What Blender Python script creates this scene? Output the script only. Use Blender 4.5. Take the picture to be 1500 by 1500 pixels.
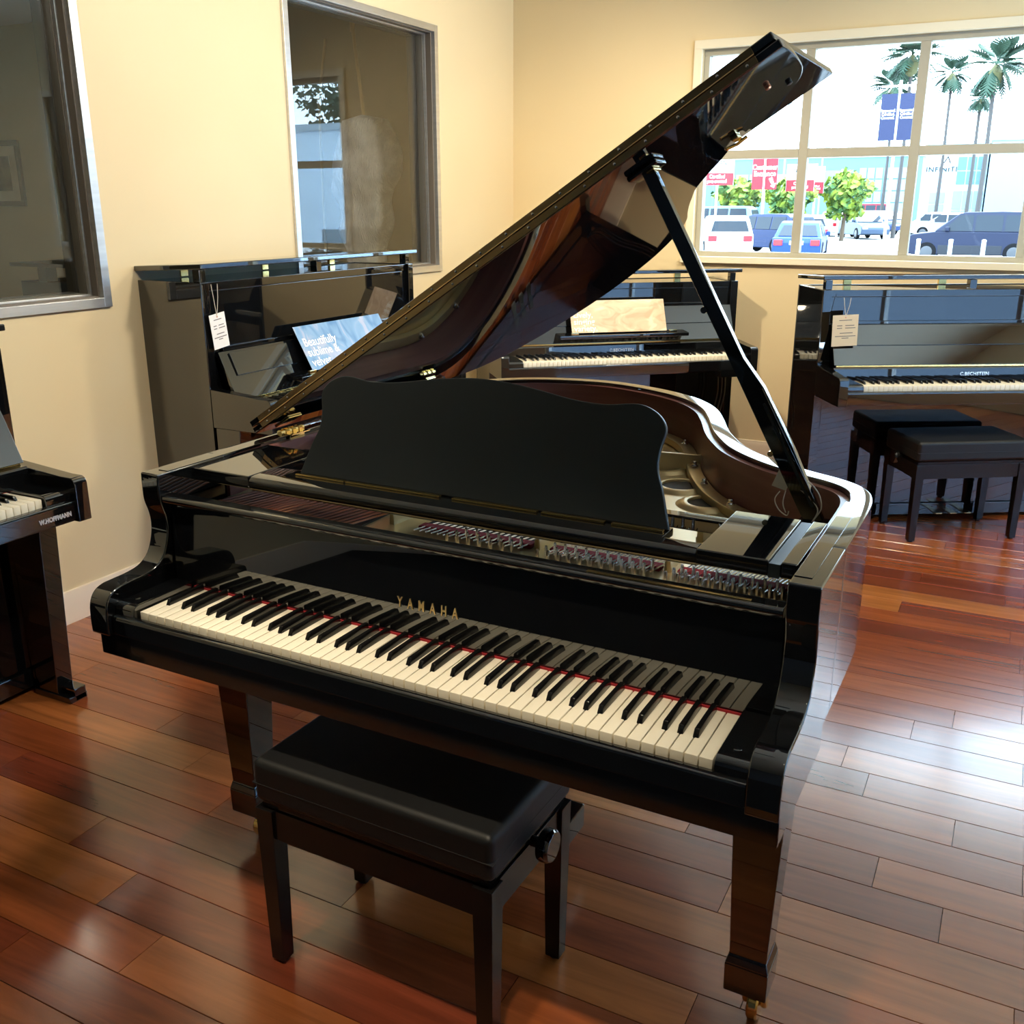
import bpy, bmesh, math, random
from mathutils import Vector, Matrix
random.seed(7)
PI = math.pi
for o in list(bpy.data.objects): bpy.data.objects.remove(o)
scene = bpy.context.scene
C = scene.collection

# ------------------------------------------------------------------ camera
cam_d = bpy.data.cameras.new('camera'); cam = bpy.data.objects.new('camera', cam_d); C.objects.link(cam)
cam_d.sensor_width = 36.0; cam_d.lens = 36.0 * 1432.32 / 1500.0; cam_d.clip_start = .02; cam_d.clip_end = 400
_r = ((.888048, .459750, -.000345), (-.137002, .265349, .954369), (.438863, -.847479, .298630))
_m = Matrix(_r).transposed().to_4x4(); _m.translation = (.94191, -1.30956, 1.54947)
cam.matrix_world = _m
scene.camera = cam
# ------------------------------------------------------------------ view, world, sun
vs = scene.view_settings
vs.view_transform = 'Standard'; vs.look = 'None'; vs.exposure = 0.30; vs.gamma = 1.0; vs.use_curve_mapping = False
cy = scene.cycles
cy.use_denoising = True; cy.max_bounces = 10; cy.diffuse_bounces = 4; cy.glossy_bounces = 5; cy.transparent_max_bounces = 12
cy.transmission_bounces = 4; cy.caustics_reflective = False; cy.caustics_refractive = False; cy.sample_clamp_indirect = 6.0
world = bpy.data.worlds.new('sky'); scene.world = world; world.use_nodes = True
wn = world.node_tree.nodes; wl = world.node_tree.links
bg = wn['Background']; bg.inputs['Color'].default_value = (.60, .80, 1.0, 1); bg.inputs['Strength'].default_value = 14.0
sun_d = bpy.data.lights.new('sun', 'SUN'); sun = bpy.data.objects.new('sun', sun_d); C.objects.link(sun)
sun_d.energy = 9.0; sun_d.angle = .01; sun_d.color = (1, .96, .88)
sun.rotation_euler = (math.radians(-32), math.radians(14), 0)      # high, from beyond the car park
portal_d = bpy.data.lights.new('window_portal', 'AREA'); portal = bpy.data.objects.new('window_portal', portal_d); C.objects.link(portal)
portal_d.shape = 'RECTANGLE'; portal_d.size = 3.0; portal_d.size_y = 1.16
portal.location = (.585, 4.93, 1.842); portal.rotation_euler = (-PI/2, 0, 0)
portal_d.cycles.is_portal = True
portal2_d = bpy.data.lights.new('added_glazing_portal', 'AREA'); portal2 = bpy.data.objects.new('added_glazing_portal', portal2_d); C.objects.link(portal2)  # portal for the added side glazing
portal2_d.shape = 'RECTANGLE'; portal2_d.size = 2.2; portal2_d.size_y = 3.55
portal2.location = (3.70, 2.1, 1.375); portal2.rotation_euler = (0, PI/2, 0)
portal2_d.cycles.is_portal = True

# ------------------------------------------------------------------ materials
def S(r, g, b):
    f = lambda c: (c/255/12.92) if c/255 <= .04045 else ((c/255+.055)/1.055)**2.4
    return (f(r), f(g), f(b), 1)
M = {}
def mat(name, col, rough=.5, metal=0, spec=.5, coat=0, emit=None, es=0, ior=1.5):
    m = bpy.data.materials.new(name); m.use_nodes = True
    p = m.node_tree.nodes['Principled BSDF']
    p.inputs['Base Color'].default_value = col if len(col) == 4 else (*col, 1)
    p.inputs['Roughness'].default_value = rough; p.inputs['Metallic'].default_value = metal
    p.inputs['Specular IOR Level'].default_value = spec; p.inputs['IOR'].default_value = ior
    p.inputs['Coat Weight'].default_value = coat; p.inputs['Coat Roughness'].default_value = .03
    if emit: p.inputs['Emission Color'].default_value = (*emit, 1); p.inputs['Emission Strength'].default_value = es
    M[name] = m; return m
def nodes(m): return m.node_tree.nodes, m.node_tree.links, m.node_tree.nodes['Principled BSDF']
def vary(m, c1, c2, scale=(6, 6, 6), detail=4, lo=.35, hi=.65, bump=0, dist=.01, socket='Base Color'):
    n, l, p = nodes(m)
    tc = n.new('ShaderNodeTexCoord'); mp = n.new('ShaderNodeMapping'); mp.inputs['Scale'].default_value = scale
    nz = n.new('ShaderNodeTexNoise'); nz.inputs['Detail'].default_value = detail; nz.inputs['Scale'].default_value = 1
    cr = n.new('ShaderNodeValToRGB'); cr.color_ramp.elements[0].position = lo; cr.color_ramp.elements[1].position = hi
    cr.color_ramp.elements[0].color = c1; cr.color_ramp.elements[1].color = c2
    l.new(tc.outputs['Object'], mp.inputs[0]); l.new(mp.outputs[0], nz.inputs['Vector']); l.new(nz.outputs['Fac'], cr.inputs[0])
    l.new(cr.outputs[0], p.inputs[socket])
    if bump:
        b = n.new('ShaderNodeBump'); b.inputs['Strength'].default_value = bump; b.inputs['Distance'].default_value = dist
        l.new(nz.outputs['Fac'], b.inputs['Height']); l.new(b.outputs[0], p.inputs['Normal'])
    return m
mat('polish', (.004, .0045, .0055), .02, ior=2.1)
mat('polish_worn', (.005, .0055, .0065), .06, ior=1.9)
mat('satin_black', (.013, .019, .023), .42)
mat('leather', (.006, .0065, .0075), .5); vary(M['leather'], (.005, .0055, .0065, 1), (.007, .0075, .0085, 1), (90, 90, 90), 3, bump=.15, dist=.001)
mat('bench_wood', (.006, .005, .005), .22)
mat('brass', (.83, .60, .22), .16, 1)
mat('brass_bright', (.92, .74, .36), .10, 1)
mat('bronze', (.52, .36, .18), .20, 1)
mat('copper', (.78, .36, .22), .30, 1)
mat('steel', (.72, .72, .72), .22, 1)
mat('gold_paint', (.74, .56, .28), .30, .5); vary(M['gold_paint'], (.70, .53, .26, 1), (.80, .62, .32, 1), (4, 4, 4))
mat('mahogany', (.30, .115, .09), .32); vary(M['mahogany'], (.26, .095, .075, 1), (.34, .13, .105, 1), (3, 3, 40), 5)
mat('soundboard', (.62, .40, .18), .4)
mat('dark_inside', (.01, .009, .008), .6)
mat('ivory', S(246, 238, 218), .28)
mat('ebony', (.006, .006, .0065), .16)
mat('red_felt', (.33, .015, .022), .9)
mat('wall_paint', S(236, 217, 177), .75); vary(M['wall_paint'], S(235, 215, 175), S(238, 220, 181), (1.2, 1.2, 1.2), 2, bump=.03, dist=.004)
mat('ceiling_paint', S(232, 224, 205), .85)
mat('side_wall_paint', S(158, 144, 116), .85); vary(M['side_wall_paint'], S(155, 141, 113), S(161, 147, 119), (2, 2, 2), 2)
mat('rear_wall_paint', S(96, 108, 124), .8)
mat('trim_paint', S(244, 236, 214), .45)
mat('mullion_backlit', S(178, 174, 160), .5); mat('baseboard_paint', S(248, 232, 212), .4)  # mullion beige, greyed in the colour to stand for its backlit side
mat('aluminium', (.74, .75, .76), .32, .9); vary(M['aluminium'], (.70, .71, .72, 1), (.78, .79, .80, 1), (3, 3, 60), 2)
mat('dark_frame', (.055, .048, .040), .4)
mat('taupe_frame', (.20, .17, .14), .42)
mat('paper', S(246, 242, 240), .7)
mat('tag_cream', S(240, 222, 188), .7)
mat('ink', S(120, 112, 112), .8)
mat('string_white', S(225, 215, 200), .8)
mat('white_print', S(255, 255, 255), .6)
mat('gold_letter', (.95, .70, .32), .28, .85)
mat('silver_letter', (.80, .80, .78), .25, .7)
mat('diffuser', (.9, .9, .9), .5, emit=(1, .88, .68), es=8.0)
mat('diffuser_dim', (.9, .9, .9), .5, emit=(1, .92, .78), es=13.0)
mat('downlight_lens', (.9, .9, .9), .5, emit=(1, .80, .52), es=22.0)
mat('wood_pole', S(190, 165, 120), .5)
mat('picture_mat', S(175, 168, 150), .7)
mat('picture_print', (.05, .045, .04), .6); vary(M['picture_print'], (.02, .02, .02, 1), (.12, .105, .09, 1), (9, 9, 9), 3)
m = mat('blanket', S(214, 214, 218), .9); vary(m, S(196, 196, 200), S(230, 230, 233), (7, 7, 7), 2)
n, l, p = nodes(m)                                     # quilting waves
wv = n.new('ShaderNodeTexWave'); wv.inputs['Scale'].default_value = 30; wv.inputs['Distortion'].default_value = 9; wv.inputs['Detail'].default_value = 1
tc = n.new('ShaderNodeTexCoord'); l.new(tc.outputs['Object'], wv.inputs['Vector'])
bp_ = n.new('ShaderNodeBump'); bp_.inputs['Strength'].default_value = .5; bp_.inputs['Distance'].default_value = .012
l.new(wv.outputs['Fac'], bp_.inputs['Height']); l.new(bp_.outputs[0], p.inputs['Normal'])
# glass: clear pane that mirrors at a slant
m = bpy.data.materials.new('glass'); m.use_nodes = True; M['glass'] = m
n, l = m.node_tree.nodes, m.node_tree.links
n.remove(n['Principled BSDF'])
lw = n.new('ShaderNodeLayerWeight'); lw.inputs['Blend'].default_value = .5
pw = n.new('ShaderNodeMath'); pw.operation = 'POWER'; pw.inputs[1].default_value = 4
ma = n.new('ShaderNodeMath'); ma.operation = 'MULTIPLY_ADD'; ma.inputs[1].default_value = .94; ma.inputs[2].default_value = .045
tr = n.new('ShaderNodeBsdfTransparent'); tr.inputs[0].default_value = (.97, .99, .985, 1)
gl = n.new('ShaderNodeBsdfGlossy'); gl.inputs['Roughness'].default_value = 0
mx = n.new('ShaderNodeMixShader')
l.new(lw.outputs['Facing'], pw.inputs[0]); l.new(pw.outputs[0], ma.inputs[0]); l.new(ma.outputs[0], mx.inputs[0])
l.new(tr.outputs[0], mx.inputs[1]); l.new(gl.outputs[0], mx.inputs[2]); l.new(mx.outputs[0], n['Material Output'].inputs[0])
# jatoba floor: every plank its own shade
m = mat('jatoba', (.3, .1, .04), .22, coat=.0)
n, l, p = nodes(m)
oi = n.new('ShaderNodeObjectInfo'); tc = n.new('ShaderNodeTexCoord')
off = n.new('ShaderNodeVectorMath'); off.operation = 'MULTIPLY_ADD'; off.inputs[1].default_value = (1, 1, 1)
cmb = n.new('ShaderNodeCombineXYZ'); m10 = n.new('ShaderNodeMath'); m10.operation = 'MULTIPLY'; m10.inputs[1].default_value = 37
l.new(oi.outputs['Random'], m10.inputs[0]); l.new(m10.outputs[0], cmb.inputs[0]); l.new(m10.outputs[0], cmb.inputs[1])
l.new(tc.outputs['Object'], off.inputs[0]); l.new(cmb.outputs[0], off.inputs[2])
mp = n.new('ShaderNodeMapping'); mp.inputs['Scale'].default_value = (1.6, 22, 1); l.new(off.outputs[0], mp.inputs[0])
nz = n.new('ShaderNodeTexNoise'); nz.inputs['Scale'].default_value = 1; nz.inputs['Detail'].default_value = 6; nz.inputs['Roughness'].default_value = .6; nz.inputs['Distortion'].default_value = .9
l.new(mp.outputs[0], nz.inputs['Vector'])
ra = n.new('ShaderNodeValToRGB'); e = ra.color_ramp
e.elements[0].position = 0; e.elements[0].color = (.20, .040, .018, 1); e.elements[1].position = 1; e.elements[1].color = (.50, .170, .042, 1)
for ps, c in ((.14, (.23, .048, .018, 1)), (.35, (.29, .066, .019, 1)), (.6, (.34, .084, .022, 1)), (.82, (.39, .115, .030, 1))):
    q = e.elements.new(ps); q.color = c
l.new(oi.outputs['Random'], ra.inputs[0])
gr = n.new('ShaderNodeValToRGB'); gr.color_ramp.elements[0].position = .3; gr.color_ramp.elements[0].color = (.62, .60, .58, 1)
gr.color_ramp.elements[1].position = .7; gr.color_ramp.elements[1].color = (1.18, 1.16, 1.12, 1)
l.new(nz.outputs['Fac'], gr.inputs[0])
mu = n.new('ShaderNodeMix'); mu.data_type = 'RGBA'; mu.blend_type = 'MULTIPLY'; mu.inputs[0].default_value = 1
l.new(ra.outputs[0], mu.inputs[6]); l.new(gr.outputs[0], mu.inputs[7]); l.new(mu.outputs[2], p.inputs['Base Color'])
p.inputs['Roughness'].default_value = .24; p.inputs['Specular IOR Level'].default_value = .6
p.inputs['Coat Weight'].default_value = .65; p.inputs['Coat Roughness'].default_value = .15; p.inputs['Coat IOR'].default_value = 1.6
# printed cards
def print_mat(name, ramp, scale, dist=1.5):
    m = mat(name, (1, 1, 1), .35); n, l, p = nodes(m)
    tc = n.new('ShaderNodeTexCoord'); mp = n.new('ShaderNodeMapping'); mp.inputs['Scale'].default_value = scale
    nz = n.new('ShaderNodeTexNoise'); nz.inputs['Scale'].default_value = 1; nz.inputs['Detail'].default_value = 2; nz.inputs['Distortion'].default_value = dist
    cr = n.new('ShaderNodeValToRGB'); cr.color_ramp.interpolation = 'EASE'
    cr.color_ramp.elements[0].position = ramp[0][0]; cr.color_ramp.elements[0].color = ramp[0][1]
    cr.color_ramp.elements[1].position = ramp[-1][0]; cr.color_ramp.elements[1].color = ramp[-1][1]
    for ps, c in ramp[1:-1]: q = cr.color_ramp.elements.new(ps); q.color = c
    l.new(tc.outputs['Object'], mp.inputs[0]); l.new(mp.outputs[0], nz.inputs['Vector']); l.new(nz.outputs['Fac'], cr.inputs[0]); l.new(cr.outputs[0], p.inputs['Base Color'])
print_mat('card_blue', ((.34, S(88, 138, 190)), (.50, S(128, 168, 208)), (.64, S(178, 186, 212))), (9, 9, 5))
print_mat('card_tan', ((.3, S(196, 165, 135)), (.5, S(214, 188, 158)), (.68, S(232, 212, 186))), (8, 8, 14))
# exterior
mat('asphalt', (.30, .30, .29), .9); vary(M['asphalt'], (.27, .27, .26, 1), (.33, .33, .32, 1), (.2, .2, .2))
mat('car_glass', (.006, .012, .02), .3, spec=.25)
mat('car_lower', (.02, .022, .028), .6, spec=.2); mat('tyre', (.008, .008, .009), .9, spec=.1)
mat('alloy', (.05, .053, .06), .5, .2)
mat('tail_red', (.30, .005, .012), .4); mat('lamp_clear', (.85, .87, .9), .2)
mat('banner_red', S(132, 10, 28), .7); mat('banner_blue', S(8, 20, 58), .7); mat('banner_white', S(190, 196, 202), .7)
mat('banner_ink', S(22, 26, 32), .7)
mat('sign_pole', (.7, .72, .73), .5)
mat('facade_shade', S(66, 80, 98), .8); mat('facade_sky', S(205, 226, 244), .8); mat('facade_pale', S(150, 166, 176), .8); mat('facade_grey', S(112, 130, 142), .8); mat('facade_blue', S(78, 108, 134), .75)
mat('facade_glass', (.10, .20, .30), .15)
mat('palm_trunk', S(60, 56, 54), .9)
mat('palm_leaf', S(28, 56, 38), .7); mat('palm_dead', S(84, 82, 50), .9)
mat('tree_leaf', S(90, 115, 32), .8); vary(M['tree_leaf'], S(40, 76, 30), S(122, 138, 34), (1.5, 1.5, 1.5), 2, .4, .6)
mat('dark_leaf', S(35, 60, 45), .9); mat('bark', S(80, 65, 50), .9)
mat('unseen_carpet', (.018, .022, .032), .95); mat('stucco_out', S(215, 200, 165), .9)

# ------------------------------------------------------------------ mesh kit
class MB:
    def __init__(s): s.v = []; s.f = []
    def add(s, vs, fs): b = len(s.v); s.v += [tuple(x) for x in vs]; s.f += [tuple(b+i for i in f) for f in fs]; return s
    def box(s, x0, x1, y0, y1, z0, z1):
        return s.add([(x0,y0,z0),(x1,y0,z0),(x1,y1,z0),(x0,y1,z0),(x0,y0,z1),(x1,y0,z1),(x1,y1,z1),(x0,y1,z1)],
                     [(0,3,2,1),(4,5,6,7),(0,1,5,4),(1,2,6,5),(2,3,7,6),(3,0,4,7)])
    def frust(s, c0, h0, c1, h1):                   # tapered box: bottom centre/half sizes, top centre/half sizes
        q = lambda c, h: [(c[0]-h[0],c[1]-h[1],c[2]),(c[0]+h[0],c[1]-h[1],c[2]),(c[0]+h[0],c[1]+h[1],c[2]),(c[0]-h[0],c[1]+h[1],c[2])]
        return s.add(q(c0,h0)+q(c1,h1), [(0,3,2,1),(4,5,6,7),(0,1,5,4),(1,2,6,5),(2,3,7,6),(3,0,4,7)])
    def prism(s, poly, axis, a, b):                 # poly in the two other axes (cyclic order x:yz, y:xz, z:xy)
        mk = {'x': lambda t,p:(t,p[0],p[1]), 'y': lambda t,p:(p[0],t,p[1]), 'z': lambda t,p:(p[0],p[1],t)}[axis]
        n = len(poly)
        return s.add([mk(a,p) for p in poly]+[mk(b,p) for p in poly],
                     [tuple(range(n))[::-1], tuple(range(n,2*n))]+[(i,(i+1)%n,n+(i+1)%n,n+i) for i in range(n)])
    def tube(s, path, r, n=8, caps=True):
        pts = [Vector(p) for p in path]; rs = r if isinstance(r, (list, tuple)) else [r]*len(pts)
        base = len(s.v); up = None
        for i, p in enumerate(pts):
            d = (pts[min(i+1,len(pts)-1)]-pts[max(i-1,0)]).normalized()
            if up is None: up = d.orthogonal().normalized()
            up = (up-d*up.dot(d)); up = up.normalized() if up.length > 1e-6 else d.orthogonal().normalized()
            w = d.cross(up)
            for k in range(n):
                a = 2*PI*k/n; s.v.append(tuple(p+up*math.cos(a)*rs[i]+w*math.sin(a)*rs[i]))
        for i in range(len(pts)-1):
            for k in range(n):
                s.f.append((base+i*n+k, base+i*n+(k+1)%n, base+(i+1)*n+(k+1)%n, base+(i+1)*n+k))
        if caps:
            s.f.append(tuple(base+k for k in range(n))[::-1]); s.f.append(tuple(base+(len(pts)-1)*n+k for k in range(n)))
        return s
    def lathe(s, prof, c=(0,0,0), n=20, axis='z'):  # prof [(r,h)]
        base = len(s.v)
        for r, h in prof:
            for k in range(n):
                a = 2*PI*k/n; x, y = r*math.cos(a), r*math.sin(a)
                v = {'z':(x,y,h),'x':(h,x,y),'y':(y,h,x)}[axis]
                s.v.append((v[0]+c[0],v[1]+c[1],v[2]+c[2]))
        for i in range(len(prof)-1):
            for k in range(n): s.f.append((base+i*n+k, base+i*n+(k+1)%n, base+(i+1)*n+(k+1)%n, base+(i+1)*n+k))
        s.f.append(tuple(base+k for k in range(n))[::-1]); s.f.append(tuple(base+(len(prof)-1)*n+k for k in range(n)))
        return s
    def mesh(s, name, bevel=0, seg=2, smooth=True, ang=35, recalc=True):
        me = bpy.data.meshes.new(name); me.from_pydata(s.v, [], s.f)
        if recalc or bevel:
            bm = bmesh.new(); bm.from_mesh(me)
            if recalc: bmesh.ops.recalc_face_normals(bm, faces=bm.faces)
            if bevel:
                ed = [e for e in bm.edges if len(e.link_faces) == 2 and e.calc_face_angle(0) > math.radians(28)]
                bmesh.ops.bevel(bm, geom=ed, offset=bevel, segments=seg, profile=.5, affect='EDGES', clamp_overlap=True)
            bm.to_mesh(me); bm.free()
        if smooth:
            me.polygons.foreach_set('use_smooth', [True]*len(me.polygons)); me.set_sharp_from_angle(angle=math.radians(ang))
        me.update(); return me
    def build(s, name, m, parent=None, bevel=0, seg=2, smooth=True, ang=35, kind=None):
        o = link(name, s.mesh(name, bevel, seg, smooth, ang), m, parent, kind)
        if bevel and smooth:
            w = o.modifiers.new('weighted', 'WEIGHTED_NORMAL'); w.mode = 'FACE_AREA'; w.weight = 80; w.keep_sharp = True
        return o
def link(name, me, m=None, parent=None, kind=None):
    if m and not me.materials: me.materials.append(M[m])
    o = bpy.data.objects.new(name, me); C.objects.link(o)
    if parent: o.parent = parent
    if kind: o['kind'] = kind
    return o
def tag(o, label=None, cat=None, group=None, kind=None):
    if label: o['label'] = label
    if cat: o['category'] = cat
    if group: o['group'] = group
    if kind: o['kind'] = kind
    return o
def empty(name, loc=(0,0,0), rz=0, label=None, cat=None, group=None, kind=None):
    o = bpy.data.objects.new(name, None); C.objects.link(o); o.location = loc; o.rotation_euler = (0,0,rz)
    o.empty_display_size = .1
    return tag(o, label, cat, group, kind)
def text(name, body, size, m, parent, loc, rot, sx=1, extrude=.0006, align='CENTER', spacing=1, line=1.0, bold=0):
    cu = bpy.data.curves.new(name, 'FONT'); cu.body = body; cu.size = size; cu.align_x = align; cu.align_y = 'CENTER'
    cu.extrude = extrude; cu.space_character = spacing; cu.space_line = line; cu.offset = bold; cu.resolution_u = 4
    f = bpy.data.objects.new(name, cu); C.objects.link(f)
    me = bpy.data.meshes.new_from_object(f.evaluated_get(bpy.context.evaluated_depsgraph_get()))
    bpy.data.objects.remove(f); me.materials.clear(); me.materials.append(M[m])
    o = bpy.data.objects.new(name, me); C.objects.link(o); o.parent = parent; o.location = loc; o.rotation_euler = rot; o.scale = (sx,1,1)
    return o
def catmull(pts, per=6):
    out = []; n = len(pts)
    for i in range(n-1):
        p0, p1, p2, p3 = pts[max(i-1,0)], pts[i], pts[i+1], pts[min(i+2,n-1)]
        for k in range(per):
            t = k/per
            out.append(tuple(.5*((2*b)+(-a+c)*t+(2*a-5*b+4*c-d)*t*t+(-a+3*b-3*c+d)*t**3) for a,b,c,d in zip(p0,p1,p2,p3)))
    out.append(tuple(pts[-1])); return out
def offset(poly, d):                                # open polyline, offset to its left side
    out = []
    for i in range(len(poly)):
        a, b = poly[max(i-1,0)], poly[min(i+1,len(poly)-1)]
        t = Vector((b[0]-a[0], b[1]-a[1])).normalized(); out.append((poly[i][0]-t.y*d, poly[i][1]+t.x*d))
    return out
def strip(outer, inner, z0, z1):                    # wall between two open polylines
    mb = MB(); n = len(outer)
    mb.v = [(x,y,z1) for x,y in outer]+[(x,y,z1) for x,y in inner]+[(x,y,z0) for x,y in outer]+[(x,y,z0) for x,y in inner]
    for i in range(n-1):
        mb.f += [(i,i+1,n+i+1,n+i),(2*n+i,3*n+i,3*n+i+1,2*n+i+1),(i,2*n+i,2*n+i+1,i+1),(n+i,n+i+1,3*n+i+1,3*n+i)]
    mb.f += [(0,n,3*n,2*n),(n-1,3*n-1,4*n-1,2*n-1)]
    return mb

# ================================================================== the room
XL, YB, XR, YR, ZC = -2.206, 4.79, 3.6, -5.0, 3.0
floor = MB().box(XL-.16, XR+.1, YR-.1, YB+.1, -.10, -.019).build('floor', 'dark_inside', kind='structure')
tag(floor, 'reddish brown hardwood plank floor')
PW, P0 = .1275, .44
joints = {9:[.806],7:[.646],5:[.96],3:[.341,.803],11:[1.106],8:[1.115],4:[1.122],1:[.501],0:[-1.034,1.114],-2:[-1.514,-.279],-3:[-1.041,.184],
          -5:[-.574],-6:[-.849],2:[.031],20:[.694],19:[1.03],17:[.652]}
def plank(x0, x1, y0, y1):
    g = .0007; x0 += g; x1 -= g; y0 += g; y1 -= g; c = .0009
    mb = MB(); q = lambda d, z: [(x0+d*.05,y0+d,z),(x1-d*.05,y0+d,z),(x1-d*.05,y1-d,z),(x0+d*.05,y1-d,z)]
    mb.add(q(0,-.018)+q(0,-c)+q(c,0), [(0,1,5,4),(1,2,6,5),(2,3,7,6),(3,0,4,7),(4,5,9,8),(5,6,10,9),(6,7,11,10),(7,4,8,11),(8,9,10,11)])
    link('plank', mb.mesh('plank', smooth=False, recalc=False), 'jatoba', floor)
rnd = random.Random(3)
for r in range(-11, 35):
    y0 = P0+r*PW; y1 = min(y0+PW, YB)
    if y0 >= YB: break
    js = list(joints.get(r, []))
    x = XL+rnd.uniform(.3, 1.4)
    while x < XR:
        if all(abs(x-j) > (.75 if r in joints else 0) for j in js): js.append(x)
        x += rnd.uniform(.9, 1.7)
    js = [XL-.002]+sorted(js)+[XR]
    for a, b in zip(js, js[1:]): plank(a, b, y0, y1)
link('unseen_carpet_tiles', MB().box(XL, XR, YR, P0-11*PW-.001, -.018, 0).mesh('unseen_carpet_tiles'), 'unseen_carpet', floor, 'stuff')  # unseen dark carpet, added to darken reflections in the piano front

def wall_open(name, axis, pos, thick, lo, hi, z1, openings, m, label):
    """wall along one axis with rectangular openings [(a0,a1,b0,b1)]"""
    mb = MB()
    def put(a0, a1, b0, b1):
        if axis == 'y': mb.box(min(pos,pos+thick), max(pos,pos+thick), a0, a1, b0, b1)
        else: mb.box(a0, a1, min(pos,pos+thick), max(pos,pos+thick), b0, b1)
    cur = lo
    for a0, a1, b0, b1 in sorted(openings):
        put(cur, a0, 0, z1); put(a0, a1, 0, b0); put(a0, a1, b1, z1); cur = a1
    put(cur, hi, 0, z1)
    return tag(mb.build(name, m, kind='structure', smooth=False), label)
W1 = (.075, 1.385, 1.188, 2.503); W2 = (2.525, 3.835, 1.188, 2.503)
wall_open('wall_left', 'y', XL, -.15, YR, YB, ZC, [W1, W2], 'wall_paint', 'cream wall with two interior windows in metal frames')
WB = (-.955, 2.13, 1.25, 2.43)
wall_open('wall_back', 'x', YB, .22, XL-.15, XR+.1, ZC, [WB], 'wall_paint', 'cream yellow wall with the large window onto the car park')
WR = (.3, 3.9, .25, 2.5)
wall_open('wall_right', 'y', XR, .12, YR, YB, ZC, [WR], 'wall_paint', 'cream showroom wall with the added side glazing')
sw = empty('window_added', (0,0,0), label='tall unseen glazing added in the side wall for daylight', kind='structure')  # unseen glazing, added for cool daylight and reflections on the pianos
for y in (.3, 1.48, 2.68, 3.86): MB().box(XR+.02, XR+.08, y, y+.04, .25, 2.5).build('mullion', 'aluminium', sw, .002)
for z in (.25, 2.46): MB().box(XR+.02, XR+.08, .34, 3.86, z, z+.04).build('rail', 'aluminium', sw, .002)
for y in (.34, 1.52, 2.72): MB().box(XR+.045, XR+.052, y, y+1.14, .29, 2.46).build('glass_pane', 'glass', sw, smooth=False)
tag(MB().box(XL-.15, XR+.1, YR-.1, YR, 0, ZC).build('wall_rear', 'rear_wall_paint', kind='structure'), 'unseen rear wall of the showroom, coloured blue grey for the reflections')  # unseen wall, coloured blue grey to cool the reflections
tag(MB().box(XL-.15, XR+.1, YR-.1, YB+.22, ZC, ZC+.12).build('ceiling', 'ceiling_paint', kind='structure'), 'pale cream showroom ceiling')
def baseboard(name, prof, axis, a, b):
    tag(MB().prism(prof, axis, a, b).build(name, 'baseboard_paint', kind='structure', ang=50), 'off-white baseboard along the cream wall')
bbp = [(0,0),(.016,0),(.016,.10),(.012,.112),(.009,.126),(0,.128)]
tag(MB().prism([(XL+x, z) for x, z in bbp], 'y', YR, YB).build('baseboard_left', 'baseboard_paint', kind='structure', ang=50), 'off-white baseboard under the interior windows')
tag(MB().prism([(YB-x, z) for x, z in bbp], 'x', XL+.016, XR).build('baseboard_back', 'baseboard_paint', kind='structure', ang=50), 'off-white baseboard under the car park window')

# interior windows to the neighbouring room: stepped metal frame and a pane
def side_window(name, w, label):
    y0, y1, z0, z1 = w
    r = empty(name, (XL, (y0+y1)/2, z0), label=label, kind='structure')
    r.location = (0,0,0)
    def ring(nm, x0, x1, inset, width, m, bev=.002):
        a0, a1, b0, b1 = y0+inset, y1-inset, z0+inset, z1-inset
        MB().box(x0, x1, a0, a0+width, b0, b1).build(nm, m, r, bev); MB().box(x0, x1, a1-width, a1, b0, b1).build(nm, m, r, bev)
        MB().box(x0, x1, a0+width, a1-width, b0, b0+width).build(nm, m, r, bev); MB().box(x0, x1, a0+width, a1-width, b1-width, b1).build(nm, m, r, bev)
    ring('casing_bar', XL-.012, XL+.014, -.008, .036, 'aluminium')
    ring('step_bar', XL-.045, XL-.010, .0, .034, 'taupe_frame')
    ring('glazing_bead', XL-.062, XL-.045, .0, .040, 'aluminium')
    ring('stop_bar', XL-.105, XL-.064, .0, .042, 'taupe_frame')
    ring('far_casing', XL-.165, XL-.106, -.005, .050, 'dark_frame')  # dark colour stands for the far frame lying in shadow
    MB().box(XL-.068, XL-.062, y0+.03, y1-.03, z0+.03, z1-.03).build('glass_pane', 'glass', r, smooth=False)
side_window('window_1', W1, 'metal framed interior window looking onto a framed picture')
side_window('window_2', W2, 'metal framed interior window reflecting the car park window')

# car park window: cream casing, mullions, panes
wr = empty('window_3', (0,0,0), label='large white mullioned window looking out over parked cars', kind='structure')
def wbox(nm, x0, x1, z0, z1, y0, y1, m=None, bev=.002): return MB().box(x0, x1, y0, y1, z0, z1).build(nm, m or ('trim_paint' if nm in ('casing','sill') else 'mullion_backlit'), wr, bev)
wbox('casing', -1.0, 2.175, 2.428, 2.475, YB-.016, YB+.004); wbox('casing', -1.0, -.952, 1.252, 2.428, YB-.016, YB+.004); wbox('casing', 2.128, 2.175, 1.252, 2.428, YB-.016, YB+.004)
wbox('sill', -1.02, 2.195, 1.215, 1.252, YB-.035, YB+.15)
gy0, gy1 = YB+.045, YB+.105
wbox('frame', -.955, 2.13, 2.395, 2.43, gy0, gy1); wbox('frame', -.955, 2.13, 1.25, 1.282, gy0, gy1)
wbox('frame', -.955, -.922, 1.282, 2.395, gy0, gy1); wbox('frame', 2.098, 2.13, 1.282, 2.395, gy0, gy1)
mul = [-.337, .268, .874, 1.48]
edges = [-.922]
for x in mul: wbox('mullion', x-.026, x+.026, 1.282, 2.395, gy0, gy1); edges += [x-.026, x+.026]
edges.append(2.098)
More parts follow.
